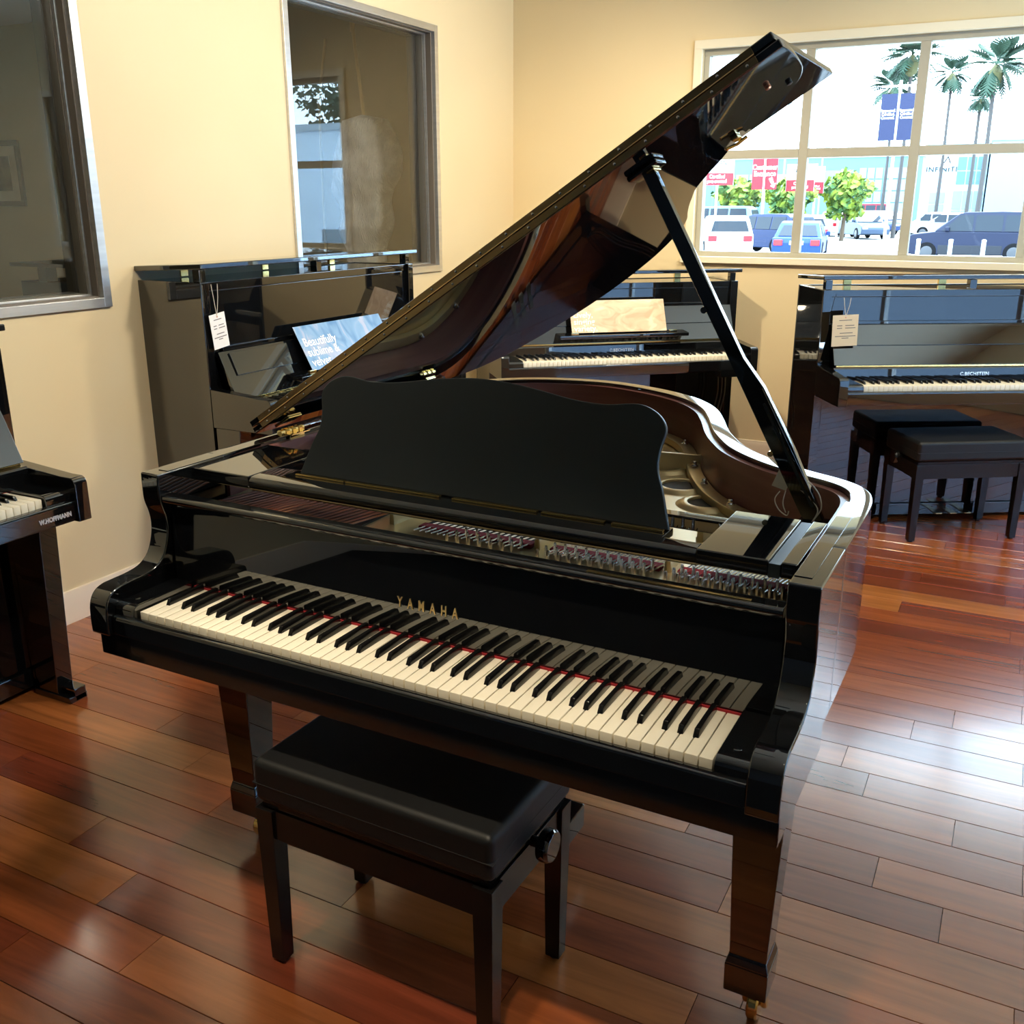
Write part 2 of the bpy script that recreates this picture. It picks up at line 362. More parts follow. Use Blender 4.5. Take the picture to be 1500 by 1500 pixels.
for i in range(5):
    a, b = edges[2*i], edges[2*i+1]
    wbox('transom', a, b, 1.818, 1.868, gy0, gy1)
    for z0, z1 in ((1.282, 1.818), (1.868, 2.395)):
        MB().box(a, b, YB+.074, YB+.080, z0, z1).build('glass_pane', 'glass', wr, smooth=False)
# unseen overhang outside, added to keep the sun out of the room
tag(MB().box(-4, 5, YB+.22, YB+1.1, 2.62, 2.85).build('sun_block_overhang', 'stucco_out', kind='structure'), 'unseen overhang added to block sun from the car park window')

# assumed ceiling fixtures, out of view above the frame
def troffer(x, y, hot, label, grp, w=.6, d=.6, z=ZC):
    t = empty('added_ceiling_light', (x, y, z), label=label, cat='light', group=grp)
    mb = MB(); mb.box(-w/2, w/2, -d/2, -d/2+.02, -.02, 0).box(-w/2, w/2, d/2-.02, d/2, -.02, 0).box(-w/2, -w/2+.02, -d/2+.02, d/2-.02, -.02, 0).box(w/2-.02, w/2, -d/2+.02, d/2-.02, -.02, 0)
    mb.build('frame', 'trim_paint', t)
    MB().box(-w/2+.02, w/2-.02, -d/2+.02, d/2-.02, -.012, -.004).build('diffuser', hot, t)
def spotlight(x, y, aim, label, power=75, cone=44, col=(1, .84, .60), soft=.04):
    t = empty('track_spotlight', (x, y, ZC), label=label, cat='light', group='showroom spotlights')
    d = Vector(aim)-Vector((x, y, ZC-.12)); q = d.to_track_quat('-Z', 'Y')
    MB().tube([(0,0,0),(0,0,-.10)], .012, 8).build('stem', 'dark_frame', t)
    h = MB().lathe([(.035,.06),(.055,.05),(.06,-.06),(.052,-.06),(.048,.03)], (0,0,0), 20).build('can', 'dark_frame', t); h.location = (0,0,-.12); h.rotation_euler = q.to_euler()
    ld_ = bpy.data.lights.new('bulb', 'SPOT'); ld_.energy = power; ld_.spot_size = math.radians(cone); ld_.spot_blend = .8; ld_.shadow_soft_size = soft; ld_.color = col
    o = bpy.data.objects.new('bulb', ld_); C.objects.link(o); o.parent = t; o.location = (0,0,-.13); o.rotation_euler = q.to_euler()
for x, lb in ((-.5, 'track spotlight over the lowest bass keys'), (-.17, 'track spotlight over the tenor keys'), (.17, 'track spotlight over the middle treble keys'), (.5, 'track spotlight over the highest treble keys')):
    spotlight(x, -.62, (x, .06, .74), lb, 70, 23)
WW = (1, .89, .70); WB_ = (1, .84, .56)
for y, e_, lb in ((.3, 115, 'added unseen wall washer over the near interior window'), (2.0, 138, 'added unseen wall washer between the interior windows'), (3.5, 140, 'added unseen wall washer nearest the room corner')):
    spotlight(.3, y, (XL, y+.1, 1.15), lb, e_, 110, WW, .12)  # wall washers out of view, added to brighten the left wall
spotlight(1.35, 2.55, (1.35,2.6,0), 'added unseen spotlight brightening the floor beside the window bench', 170, 78, WW, .1)  # unseen lamp, added to brighten the planks here
for x, e_, lb in ((-1.1, 150, 'added unseen spotlight brightening the wall behind the corner piano'), (.3, 150, 'added unseen spotlight brightening the wall by the window'), (2.1, 90, 'added unseen spotlight brightening the far end of the window wall')):
    spotlight(x, 2.5, (x, YB, .75), lb, e_, 90, WB_, .05)  # unseen lamps, added to lift the back wall
# ================================================================== neighbouring room
SX = -8.2
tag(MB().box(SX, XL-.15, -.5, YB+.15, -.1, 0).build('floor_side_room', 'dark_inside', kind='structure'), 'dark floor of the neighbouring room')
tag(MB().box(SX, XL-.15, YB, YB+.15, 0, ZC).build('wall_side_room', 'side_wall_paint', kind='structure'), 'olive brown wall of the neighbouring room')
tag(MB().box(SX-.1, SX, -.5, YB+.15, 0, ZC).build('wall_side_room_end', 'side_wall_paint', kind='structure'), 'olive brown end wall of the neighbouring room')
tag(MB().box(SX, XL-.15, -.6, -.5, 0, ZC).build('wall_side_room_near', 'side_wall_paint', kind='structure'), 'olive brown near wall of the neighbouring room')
tag(MB().box(SX, XL-.15, -.5, YB+.15, ZC, ZC+.1).build('ceiling_side_room', 'ceiling_paint', kind='structure'), 'pale ceiling of the neighbouring room')
troffer(-5.2, 2.0, 'diffuser_dim', 'added unseen light panel in the neighbouring room', None, 1.2, .6)  # unseen panel, added to light the neighbouring room
pf = empty('framed_picture', (-7.35, YB, 1.55), label='dark framed picture on the olive wall beyond the interior window', cat='picture')
for a in ((-.30,.30,0,.045),(-.30,.30,.505,.55),(-.30,-.255,.045,.505),(.255,.30,.045,.505)): MB().box(a[0],a[1],-.03,-.002,a[2],a[3]).build('frame','dark_frame',pf,.003)
MB().box(-.255,.255,-.014,-.003,.045,.505).build('mat_board','picture_mat',pf); MB().box(-.15,.15,-.017,-.0142,.13,.42).build('print','picture_print',pf)
up0 = empty('cabinet_piano', (-5.75, 4.2, 0), 0, 'dark upright piano half seen in the neighbouring room', 'piano')
MB().box(-.75,.75,.0,.5,0,.96).build('body','satin_black',up0,.006); MB().box(-.78,.78,-.06,.5,1.08,1.11).build('lid','satin_black',up0,.004)
MB().box(-.55,-.45,.02,.12,.96,1.08).build('lid_prop','satin_black',up0); MB().box(-.75,.75,-.28,.0,.55,.72).build('key_shelf','satin_black',up0,.006)
# quilted blanket slung over a leaning pole
pole = empty('leaning_pole', (-2.87, 4.15, 0), label='thin pale wooden pole leaning behind the interior window', cat='pole')
MB().tube([(-.1,.0,.02),(.01,.0,1.4),(-.14,.02,2.62)], .011, 8).build('shaft','wood_pole',pole)
MB().tube([(-.14,.02,2.58),(-.14,.02,2.64)], .016, 8).build('tip','wood_pole',pole)
rod = empty('hanging_rod', (-3.42, 4.3, 0), label='short pale rod standing beside the leaning pole', cat='pole')
MB().tube([(0,0,.02),(.02,0,2.2),(.10,0,2.58)], .009, 8).build('shaft','wood_pole',rod)
MB().tube([(.018,0,2.19),(.024,0,2.23)], .014, 8).build('joint','wood_pole',rod)
bm_ = MB()
cols, rows = 40, 34
for j in range(rows+1):
    t = j/rows
    for i in range(cols):
        a = 2*PI*i/cols
        r = (.13+.12*math.sin(min(t*3.1, 1.57)))*(1-.48*max(0, (t-.30))**1.0*1.2)
        if t > .40: r *= 1-.22*math.sin((t-.40)*9)**2
        r *= 1+.10*math.sin(3*a+6*t)+.05*math.sin(7*a-9*t)
        if t == 0: r = .004
        bm_.v.append((r*math.cos(a)*1.05+.03*math.sin(4*t), r*math.sin(a)*.8, 2.10-.9*t**.93+.05*math.cos(a)*math.sin(PI*t)))
for j in range(rows):
    for i in range(cols): bm_.f.append((j*cols+i, j*cols+(i+1)%cols, (j+1)*cols+(i+1)%cols, (j+1)*cols+i))
bl = bm_.build('quilted_blanket', 'blanket', None, ang=180); bl.location = (-2.95, 4.15, 0)
tag(bl, 'grey quilted moving blanket bundled on a pole behind the interior window', 'blanket')

# ================================================================== grand piano
gp = empty('grand_piano', (0,0,0), -.0092, 'open black polished grand piano with raised lid and music desk', 'piano')
W, RT, RB = .724, .997, .687
arm_prof = catmull([(.138,.997),(.137,.955),(.139,.932),(.147,.905),(.150,.878),(.145,.848),(.130,.815),(.104,.796),(.070,.789),(.030,.787),(.002,.785),(-.020,.775),(-.033,.752),(-.036,.715),(-.035,.687)], 4)
arm_poly = arm_prof+[(.34,.687),(.34,.997)]
for s in (-1, 1):
    MB().prism(arm_poly, 'x', s*.672, s*W).build('arm', 'polish', gp, .0035, 3)
    MB().box(min(s*.6745,s*.7025), max(s*.6745,s*.7025), .170, .62, .9965, .9985).build('arm_cap', 'polish', gp, .0006)
ro = catmull([(.724,.34),(.724,.45),(.723,.60),(.718,.665),(.703,.72),(.675,.763),(.632,.797),(.58,.824),(.515,.862),(.468,.897),(.42,.942),(.375,.996),(.338,1.058),(.303,1.125),(.273,1.195),(.232,1.30),(.176,1.42),(.103,1.518),(.02,1.588),(-.07,1.640),(-.17,1.680),(-.25,1.698),(-.33,1.698),(-.42,1.681),(-.51,1.647),(-.59,1.593),(-.66,1.513),(-.703,1.42),(-.721,1.30),(-.724,1.1),(-.724,.8),(-.724,.34)], 5)
ri = offset(ro, .042)
ri[0] = (.676,.34); ri[-1] = (-.676,.34)
strip(ro, ri, RB, RT).build('rim', 'polish', gp, .003, 2)
rl = offset(ro, .0425); rl2 = offset(ro, .060)
strip(rl, rl2, .80, .986).build('rim_lining', 'mahogany', gp)
# floor of the case and key bed
MB().prism([(x,y) for x,y in offset(ro,.03)], 'z', .70, .73).build('case_bottom', 'dark_inside', gp)
MB().box(-.722, .722, -.018, .30, .633, .689).build('key_bed', 'polish_worn', gp, .003)
MB().prism([(-.024,.690),(-.024,.722),(-.021,.729),(-.014,.731),(-.006,.731),(-.006,.690)], 'x', -.669, .669).build('key_slip', 'polish', gp, .001)
for s in (-1, 1):
    b = MB().prism(catmull([(-.012,.690),(-.013,.735),(-.008,.752),(.004,.757)],3)+[(.152,.757),(.152,.690)], 'x', s*.6165, s*.6705).build('key_block', 'polish', gp, .002)
    MB().lathe([(.0075,.757),(.0075,.7585),(.006,.7595)], (s*.642,.025,0), 14).build('screw', 'polish_worn', b)
# keys
KW = 1.2246/52; KT = .7436; X0 = -.6123
wk = MB().frust((0,.0765,.709),(KW/2-.0011,.0775),(0,.0765,KT),(KW/2-.0010,.0772)).mesh('white_key', .0012, 2); wk.materials.append(M['ivory'])
bk = MB().add([(-.0052,.050,.742),(.0052,.050,.742),(.0052,.152,.742),(-.0052,.152,.742),(-.0044,.0575,.7565),(.0044,.0575,.7565),(.0044,.152,.7565),(-.0044,.152,.7565)],
              [(0,3,2,1),(4,5,6,7),(0,1,5,4),(1,2,6,5),(2,3,7,6),(3,0,4,7)]).mesh('black_key', .0014, 2); bk.materials.append(M['ebony'])
def keyboard(parent, wm, bm_):
    for i in range(52):
        o = link('white_key', wm, None, parent); o.location.x = X0+(i+.5)*KW
        d = (i+5) % 7                                   # 0=C .. 6=B ; first key is A
        if d in (0,1,3,4,5) and i < 51:
            sh = {0:-.0019,1:.0019,3:-.0026,4:0,5:.0026}[d]
            o = link('black_key', bm_, None, parent); o.location.x = X0+(i+1)*KW+sh
keyboard(gp, wk, bk)
MB().box(-.613, .613, .1525, .156, .738, .7475).build('key_felt', 'red_felt', gp)
fb = MB().prism([(.1575,.742),(.1585,.80),(.163,.90),(.1655,.928),(.152,.930),(.1445,.9325),(.1405,.937),(.1395,.942),(.141,.947),(.1455,.9495),(.176,.9495),(.180,.946),(.181,.90),(.178,.742)], 'x', -.6685, .6685).build('fallboard', 'polish', gp, .0015, 2)
MB().box(.33, .615, .150, .158, .9494, .9512).build('lip_reflection', 'brass', fb, .0005)  # brass strip standing in for a golden reflection on the lip
lg = text('maker_name', 'YAMAHA', .0300, 'gold_letter', fb, (-.003, .1577, .8125), (math.radians(90-3), 0, 0), 0.62, .0004, spacing=2.3, bold=.0006)
# music shelf, wings, desk
bar = MB().prism([(.240,.962),(.2365,.972),(.2375,.982),(.244,.9885),(.256,.9905),(.272,.9905),(.272,.957),(.246,.957)], 'x', -.506, .494).build('shelf_bar', 'polish', gp, .001)
MB().box(-.46, .418, .2725, .345, .970, .9855).build('desk_shelf', 'polish', gp, .002)
MB().box(-.505, .493, .43, .462, .955, .982).build('shelf_back_rail', 'polish', gp, .003)
for s, xa, xb in ((-1, -.672, -.507), (1, .494, .6185)):
    MB().box(xa, xb, .238, .487, .962, .991).build('shelf_wing', 'polish', gp, .003, 3)
MB().box(.619, .6385, .236, .486, .962, .9868).build('wing_groove', 'satin_black', gp, .001)
MB().box(.639, .6665, .238, .487, .962, .991).build('shelf_wing', 'polish', gp, .003, 3)
for a, b in ((-.435,-.30),(-.30,-.06),(-.035,.16),(.165,.30),(.31,.415)):
    MB().box(a, b-.004, .3065, .3165, .9856, .9895).build('desk_hinge', 'brass', gp, .0008)
half = [(.425,0),(.416,.028),(.4025,.07),(.390,.10),(.3865,.125),(.389,.152),(.394,.176),(.389,.193),(.372,.210),(.345,.2215),(.318,.2225),(.28,.2175),(.24,.217),(.19,.2215),(.11,.2345),(.04,.242),(0,.2435)]
hc = catmull(half, 4)
desk_poly = [(x,z) for x,z in hc]+[(-x,z) for x,z in hc[-2::-1]]
dk = MB().prism(desk_poly, 'y', -.012, 0).build('music_desk', 'satin_black', gp, .0025, 3, ang=50)
dk.location = (-.008, .331, .984); dk.rotation_euler = (math.radians(-17), 0, 0)
# iron plate, soundboard, pins, strings
inn = offset(ro, .058)
MB().prism([(-.666,.36)]+inn[::-1][1:-1]+[(.666,.36)], 'z', .835, .842).build('soundboard', 'soundboard', gp)
pin_ = offset(ro, .066)
pl = MB().prism([(-.655,.37)]+[q for q in pin_[::-1] if q[1] > .40]+[(.655,.37)], 'z', .846, .862).build('iron_plate', 'gold_paint', gp, .004)
fl0 = [(a,b) for a,b in zip(offset(ro,.061), offset(ro,.098)) if .55 < a[1]]
strip([a for a,b in fl0], [b for a,b in fl0], .862, .884).build('plate_flange', 'gold_paint', pl, .004)
for i in range(6, len(fl0)-6, 11):
    a, b = fl0[i]; x, y = (a[0]+b[0])/2, (a[1]+b[1])/2
    MB().lathe([(.010,.884),(.010,.888),(.0065,.890),(.0065,.897),(.005,.899)], (x,y,0), 8).build('plate_bolt', 'steel', pl)
for x, y, r in ((.208,1.031,.047),(.311,.911,.043),(.11,1.188,.044),(-.02,1.30,.05),(-.2,1.42,.055)):
    MB().lathe([(r+.030,.862),(r+.020,.868),(r+.010,.8705),(r+.002,.8695),(r,.8635)], (x,y,0), 28).build('plate_rosette', 'gold_paint', pl, ang=60)
    MB().lathe([(r+.001,.8630),(r+.001,.8642)], (x,y,0), 28).build('plate_hole_shade', 'dark_inside', pl)  # dark disc on the closed plate, standing for shade inside a hole
for (xa, ya), (xb, yb_) in (((-.20,.33),(-.05,1.50)),((.145,.33),(.155,.50)),((.415,.33),(.41,.50)),((-.05,1.10),(.22,1.22))):
    d = Vector((xb-xa, yb_-ya)).normalized(); nx, ny = -d.y*.011, d.x*.011
    MB().add([(xa-nx,ya-ny,.862),(xb-nx,yb_-ny,.862),(xb+nx,yb_+ny,.862),(xa+nx,ya+ny,.862),(xa-nx*.5,ya-ny*.5,.925),(xb-nx*.5,yb_-ny*.5,.905),(xb+nx*.5,yb_+ny*.5,.905),(xa+nx*.5,ya+ny*.5,.925)],
             [(0,3,2,1),(4,5,6,7),(0,1,5,4),(1,2,6,5),(2,3,7,6),(3,0,4,7)]).build('plate_strut', 'gold_paint', pl, .003)
MB().box(-.66, .66, .196, .40, .885, .902).build('pin_block', 'gold_paint', gp, .004)
for a, b in ((-.13,.135),(.175,.402),(.435,.645)):
    MB().box(a, b, .325, .352, .902, .912).build('string_felt', 'red_felt', gp, .003)
MB().box(-.60, -.245, .28, .40, .902, .906).build('bass_bed', 'dark_inside', gp)
MB().box(-.13, .135, .352, .40, .902, .905).build('tenor_bed', 'dark_inside', gp)
pm = MB()
for a, b, n_ in ((-.02,.13,6),(.18,.40,10),(.435,.65,10)):
    for k in range(n_):
        for rr in range(3):
            x = a+(b-a)*(k+rr*.33)/n_; y = .262+.024*rr
            pm.lathe([(.0033,.900),(.0033,.928),(.0026,.931)], (x,y,0), 6)
pm.build('tuning_pins', 'steel', gp, kind='stuff')
st = MB()
for a, b, n_ in ((-.125,.13,18),(.18,.40,26),(.435,.64,26)):
    for k in range(n_):
        x = a+(b-a)*(k+.5)/n_; ye = .47
        st.add([(x-.0013,.29,.913),(x+.0013,.29,.913),(x+.0013+.02,ye,.900),(x-.0013+.02,ye,.900),(x,.29,.9155),(x+.02,ye,.9025)], [(0,1,4),(0,3,2,1),(1,2,5,4),(3,0,4,5),(2,3,5)])
st.build('plain_strings', 'steel', gp, kind='stuff')
st = MB()
for k in range(22):
    x = -.62+.38*k/22
    st.tube([(x,.25,.915),(x+.30,1.38,.922)], .0030, 5)
st.build('wound_strings', 'copper', gp, kind='stuff')
for k in range(9):
    MB().box(.385+.0105*k, .3895+.0105*k, .60, .645, .8625, .885).build('agraffe', 'satin_black', gp)
MB().add([(.395,.56,.862),(.415,.56,.862),(.415,.80,.862),(.395,.80,.862),(.40,.56,.93),(.41,.56,.93),(.41,.76,.885),(.40,.76,.885)],
         [(0,3,2,1),(4,5,6,7),(0,1,5,4),(1,2,6,5),(2,3,7,6),(3,0,4,7)]).build('plate_horn', 'gold_paint', pl, .003)
# lid with the front flap folded back on top
TH = math.radians(32.8)
def on_lid(o): o.location = (-.735, 0, 1.004); o.rotation_euler = (0, -TH, 0); return o
lo = [(0,.514),(1.483,.514)]+catmull([(1.483,.545),(1.4815,.60),(1.476,.67),(1.467,.737),(1.447,.796),(1.413,.838),(1.358,.880),(1.291,.920),(1.24,.965),(1.196,1.015),(1.15,1.06),(1.104,1.108),(1.07,1.155),(1.045,1.205),(1.01,1.275),(.975,1.355),(.94,1.44),(.88,1.535),(.80,1.62),(.71,1.69),(.60,1.745),(.50,1.775),(.40,1.785),(.30,1.775),(.20,1.752),(.10,1.69),(.03,1.59),(0,1.45)], 4)
lid = on_lid(MB().prism(lo, 'z', 0, .016).build('lid', 'polish', gp, .003, 2))
flap = on_lid(MB().box(0, 1.477, .516, 1.035, .0185, .0345).build('lid_flap', 'polish', gp, .003, 2))
for z0, z1 in ((.0018,.0150),(.0195,.0328)):
    on_lid(MB().box(.035, 1.437, .5115 if z0 < .018 else .5135, .5145 if z0 < .018 else .5165, z0, z1).build('lid_hinge_leaf', 'bronze', gp, .0006))
on_lid(MB().tube([(.035,.5125,.0172),(1.437,.5125,.0172)], .0026, 8).build('lid_hinge_pin', 'bronze', gp))
sm_ = MB().lathe([(.0028,.0),(.0028,-.0012),(.0015,-.0018)], (0,0,0), 8, 'y').mesh('screw'); sm_.materials.append(M['steel'])
for k in range(20):
    for z in (.0085, .026):
        s_ = .06+k*.0715+(.02 if z > .02 else 0)
        if s_ < 1.43:
            o = link('screw', sm_, None, gp); R4 = Matrix.Rotation(-TH, 4, 'Y'); v = R4 @ Vector((s_, .5115 if z < .02 else .5135, z))
            o.location = Vector((-.735,0,1.004))+v
def tube_part(nm, path, r, m, parent, n=8): return MB().tube(path, r, n).build(nm, m, parent)
# side hinges (brass) on the left rim
for y in (.565, 1.25):
    h = MB().tube([(-.690,y-.012,1.003),(-.690,y+.075,1.003)], .0085, 10).build('lid_side_hinge', 'brass_bright', gp)
    MB().box(-.700, -.660, y, y+.07, .9975, 1.0005).build('hinge_plate', 'brass_bright', h, .0005)
    MB().box(-.678, -.674, y+.01, y+.065, .945, .998).build('hinge_plate', 'brass_bright', h, .0005)
    for k in range(3): MB().lathe([(.0105,0),(.0105,.013)], (-.690, y+.004+.025*k, 1.003), 10, 'y').build('knuckle', 'brass', h)
# inner lid-catch bars behind the desk on the left
MB().box(-.66, -.40, .66, .675, .955, .975).build('damper_guide_rail', 'polish', gp, .002)
MB().box(-.66, -.40, .60, .612, .94, .955).build('damper_guide_rail', 'polish', gp, .002)
# prop stick
pb, pt = Vector((.607,.690,.925)), Vector((.228,.648,1.622))
dv = (pt-pb); L_ = dv.length; zq = dv.normalized(); xq = (Vector((1,0,.55))-zq*Vector((1,0,.55)).dot(zq)).normalized(); yq = zq.cross(xq)
Mx = Matrix((xq, yq, zq)).transposed().to_4x4(); Mx.translation = pb
pr = MB().prism([(-.017,0),(.020,0),(.028,.16),(.026,.30),(.014,.37),(.0135,L_),(-.0135,L_),(-.0145,.37),(-.017,.1)], 'y', -.010, .010).build('lid_prop', 'polish_worn', gp, .002)
pr.matrix_local = Mx
ps = MB().box(.010, .0155, -.0125, -.0101, .035, .27).build('prop_slot', 'satin_black', pr); MB().box(.017,.024,-.0135,-.0101,.03,.30).build('half_prop', 'polish', pr, .001)
MB().lathe([(.006,-.016),(.006,-.010)], (-.018,0,.17), 10, 'y').build('prop_pin', 'brass', pr); MB().lathe([(.007,-.013),(.007,.013)], (-.0165,0,L_*.62), 10, 'y').build('prop_stud', 'polish', pr)
MB().box(.575, .662, .668, .715, .880, .930).build('prop_block', 'polish', gp, .003)
on_lid(MB().box(1.105,1.175,.615,.675,-.012,.0).build('prop_socket', 'polish_worn', gp, .004)); on_lid(MB().box(1.145,1.162,.62,.665,-.018,-.012).build('prop_cup', 'brass', gp, .002))
lk = on_lid(MB().box(1.262,1.278,.868,.905,-.010,0).build('lid_catch', 'brass', gp, .002)); 
on_lid(MB().tube([(1.24,.89,-.012),(1.262,.905,-.014),(1.285,.915,-.010)], .004, 8).build('lid_catch_hook', 'brass', gp))
on_lid(MB().lathe([(.006,0),(.006,-.006),(.004,-.008)], (1.405,.68,0), 12).build('lid_bumper', 'copper', gp))
on_lid(MB().lathe([(.006,0),(.006,-.005),(.004,-.006)], (1.43,.76,0), 12).build('lid_bumper', 'satin_black', gp))
for y in (.57, 1.21):
    on_lid(MB().box(.02,.075,y,y+.05,-.004,0).build('lid_hinge_plate', 'brass_bright', gp, .001))
# legs, casters, lyre
def leg(x, y, top=.634):
    lgm = MB().frust((x,y,.170),(.036,.036),(x,y,top),(.052,.052)).frust((x,y,.150),(.0425,.0425),(x,y,.172),(.0365,.0365)).frust((x,y,.086),(.0415,.0415),(x,y,.150),(.0425,.0425)).build('leg', 'polish', gp, .003)
    c = MB().lathe([(.031,-.011),(.034,-.007),(.034,.007),(.031,.011)], (x+.012,y+.012,.034), 22, 'x').build('caster_wheel', 'brass', lgm)
    MB().tube([(x-.006,y-.004,.088),(x-.006,y+.006,.060),(x-.006,y+.012,.034)], .008, 8).build('caster_fork', 'brass', lgm)
    MB().tube([(x+.030,y-.004,.088),(x+.030,y+.006,.060),(x+.030,y+.012,.034)], .008, 8).build('caster_fork', 'brass', lgm)
    MB().lathe([(.022,.078),(.022,.088)], (x+.004,y,0), 16).build('caster_plate', 'brass', lgm)
    return lgm
leg(.635,.302); leg(-.635,.302); leg(-.33,1.45,.70)
ly = MB().box(-.14,.14,.50,.62,.085,.15).build('pedal_lyre', 'polish', gp, .006)
for x in (-.085,.085): MB().box(x-.02,x+.02,.54,.585,.15,.70).build('lyre_post', 'polish', ly, .004)
for x in (-.07,0,.07): MB().prism([(x-.012,.51),(x+.012,.51),(x+.021,.42),(x+.017,.395),(x-.017,.395),(x-.021,.42)],'z',.098,.106).build('pedal', 'brass', ly, .002)

# price tag tied to the prop stick
tg = empty('price_tag', (.60,.70,.93), label='small cream price tag on a looped white string at the grand piano prop', cat='tag')
MB().box(-.016,.016,.0,.001,-.022,.022).build('card', 'tag_cream', tg).matrix_local = Matrix.Translation((-.066,.025,.068)) @ Matrix.Rotation(.35,4,'Y') @ Matrix.Rotation(.3,4,'Z')
for pth in ([(-.070,.022,.042),(-.078,.015,.025),(-.068,.012,.005),(-.050,.010,-.006),(-.046,.010,.004)], [(-.058,.020,.045),(-.060,.012,.02),(-.052,.010,0)], [(-.005,-.028,.085),(.018,-.03,.062),(.026,-.03,.03),(.012,-.028,.0),(.020,-.028,-.015)], [(-.02,-.028,.065),(.002,-.03,.05),(.020,-.03,.025),(.004,-.028,-.01),(-.01,-.028,-.02)]):
    MB().tube(catmull(pth,5), .0014, 5).build('string', 'string_white', tg)

# ================================================================== uprights
def upright(name, loc, rz, H, label, logo=None, lid_open=.0, fold=True, slip_logo=None, posts=True, AT=.79, lid_l=0, shelf=True, half_w=.745, pedals=True, ledge=False, fz=.027):
    t = empty(name, (loc[0],loc[1],0), rz, label, 'piano')
    hw = half_w; FB, BK = .285, .60
    for s in (-1,1):
        xs = sorted((s*hw, s*(hw-.045)))
        MB().box(xs[0],xs[1],FB-.02,BK,.02,H).build('side_panel','polish',t,.004)
        MB().prism([(-.040,AT-.135),(-.040,AT-.02),(-.034,AT-.006),(-.022,AT),(.02,AT),(FB-.021,AT+.018),(FB-.021,AT-.135)],'x',xs[0]-(.0 if s>0 else 0),xs[1]).build('arm','polish',t,.003)
        MB().box(xs[0],xs[1],.10,BK,0,.045).build('toe_block','polish',t,.004)
        if posts:
            lgm = MB().frust((s*(hw-.032),.205,.022),(.030,.045),(s*(hw-.032),.19,AT-.135),(.032,.062)).build('front_leg','polish',t,.003)
            MB().box(s*(hw-.032)-.034,s*(hw-.032)+.034,.10,.27,0,.022).build('leg_foot','polish',lgm,.003)
        MB().prism(catmull([(-.012,AT-.10),(-.013,AT-.055),(-.006,AT-.040),(.01,AT-.036)],3)+[(.16,AT-.036),(.16,AT-.10)],'x',*sorted((s*.6165,s*(hw-.0455)))).build('key_block','polish',t,.002)
    MB().box(-hw+.045,hw-.045,.30,.325,.08,AT-.135).build('lower_panel','polish',t,.003)
    MB().box(-hw+.045,hw-.045,.285,.33,.02,.079).build('bottom_rail','polish',t,.003)
    MB().box(-hw+.045,hw-.045,-.020,.30,AT-.134,AT-.092).build('key_bed','polish',t,.003)
    MB().prism([(-.030,AT-.125),(-.030,AT-.078),(-.026,AT-.070),(-.018,AT-.068),(-.008,AT-.068),(-.008,AT-.125)],'x',-hw+.046,hw-.046).build('key_slip','polish',t,.001)
    kb = empty('key_set'); kb.parent = t; kb.location = (0,0,AT-.05-KT+.005)
    keyboard(kb, wk, bk)
    MB().box(-.613,.613,.152,.156,AT-.055,AT-.045).build('key_felt','red_felt',t)
    nb = MB().prism([(.158,AT-.055),(.160,AT+fz-.017),(.166,AT+fz-.011),(.185,AT+fz-.011),(.185,AT-.055)],'x',-hw+.046,hw-.046).build('name_board','polish',t,.001)
    if logo: text('maker_name', logo, .023, 'silver_letter' if logo != 'gold' else 'gold_letter', nb, (0,.1578,AT-.018), (math.radians(89),0,0), .95, .0004, spacing=1.12, bold=.0008)
    MB().box(-hw+.06,hw-.06,.172,.182,AT+fz-.0105,AT+fz-.001).build('fallboard_hinge','brass',t,.001)
    # fallboard leaning back with its folded lip
    fbm = MB().prism([(.170,AT+fz),(.184,AT+fz-.003),(.268,AT+fz+.178),(.254,AT+fz+.184)],'x',-hw+.05,hw-.05).build('fallboard','polish',t,.002)
    if fold: MB().prism([(.205,AT+fz+.091),(.213,AT+fz+.088),(.251,AT+fz+.173),(.243,AT+fz+.177)],'x',-hw+.10,hw-.10).build('fallboard_lip','polish',fbm,.0015)
    if ledge: 
        lz = MB().prism([(.10,AT+fz+.030),(.10,AT+fz+.050),(.19,AT+fz+.057),(.20,AT+fz+.037)],'x',-.38,.38).build('music_ledge','polish',t,.003)
        for x in (-.29,.29): MB().box(x-.022,x+.022,.112,.126,AT+fz+.051,AT+fz+.067).build('page_clip','brass_bright',lz,.002)
    up = MB().box(-hw+.045,hw-.045,FB,FB+.02,AT-.05,H-.035).build('upper_panel','polish',t,.002)
    if shelf: MB().box(-hw+.10,hw-.10,FB-.012,FB,AT+fz+.181,AT+fz+.199).build('panel_moulding','polish',up,.002)
    MB().box(-hw+.045,hw-.045,FB-.004,FB+.02,H-.034,H-.002).build('top_rail','polish',t,.002)
    MB().box(-hw,hw,BK,BK+.012,.03,H).build('back_board','satin_black',t)
    MB().box(-hw+.046,hw-.046,FB+.021,BK,H-.012,H-.003).build('top_plate','polish',t,.001)
    ld = MB().box(-hw-.012,hw+.012,-(BK-FB)-.045,0,0,.020).build('lid','polish',t,.004,3)
    ld.location = (0,BK+.005,H+.004+lid_l); ld.rotation_euler = (-lid_open,0,0)
    if lid_open > 0:
        for s in (-1,0,1): MB().box(s*(hw-.03)-.017,s*(hw-.03)+.017,FB-.006,FB+.03,H,H+.0035+lid_l+math.sin(lid_open)*(BK-FB-.03)).build('lid_block','polish',t,.002)
        for x in (-.5,0,.5):
            MB().box(x-.02,x+.02,BK-.012,BK+.002,H+.0005,H+.0036+lid_l).build('lid_hinge','brass',t,.001)
    else:
        pass
    if slip_logo: text('maker_name', slip_logo, .0185, 'silver_letter', t, (hw-.118,-.0312,AT-.104), (PI/2,0,0), .85, .0004, spacing=1.05, bold=.0012)
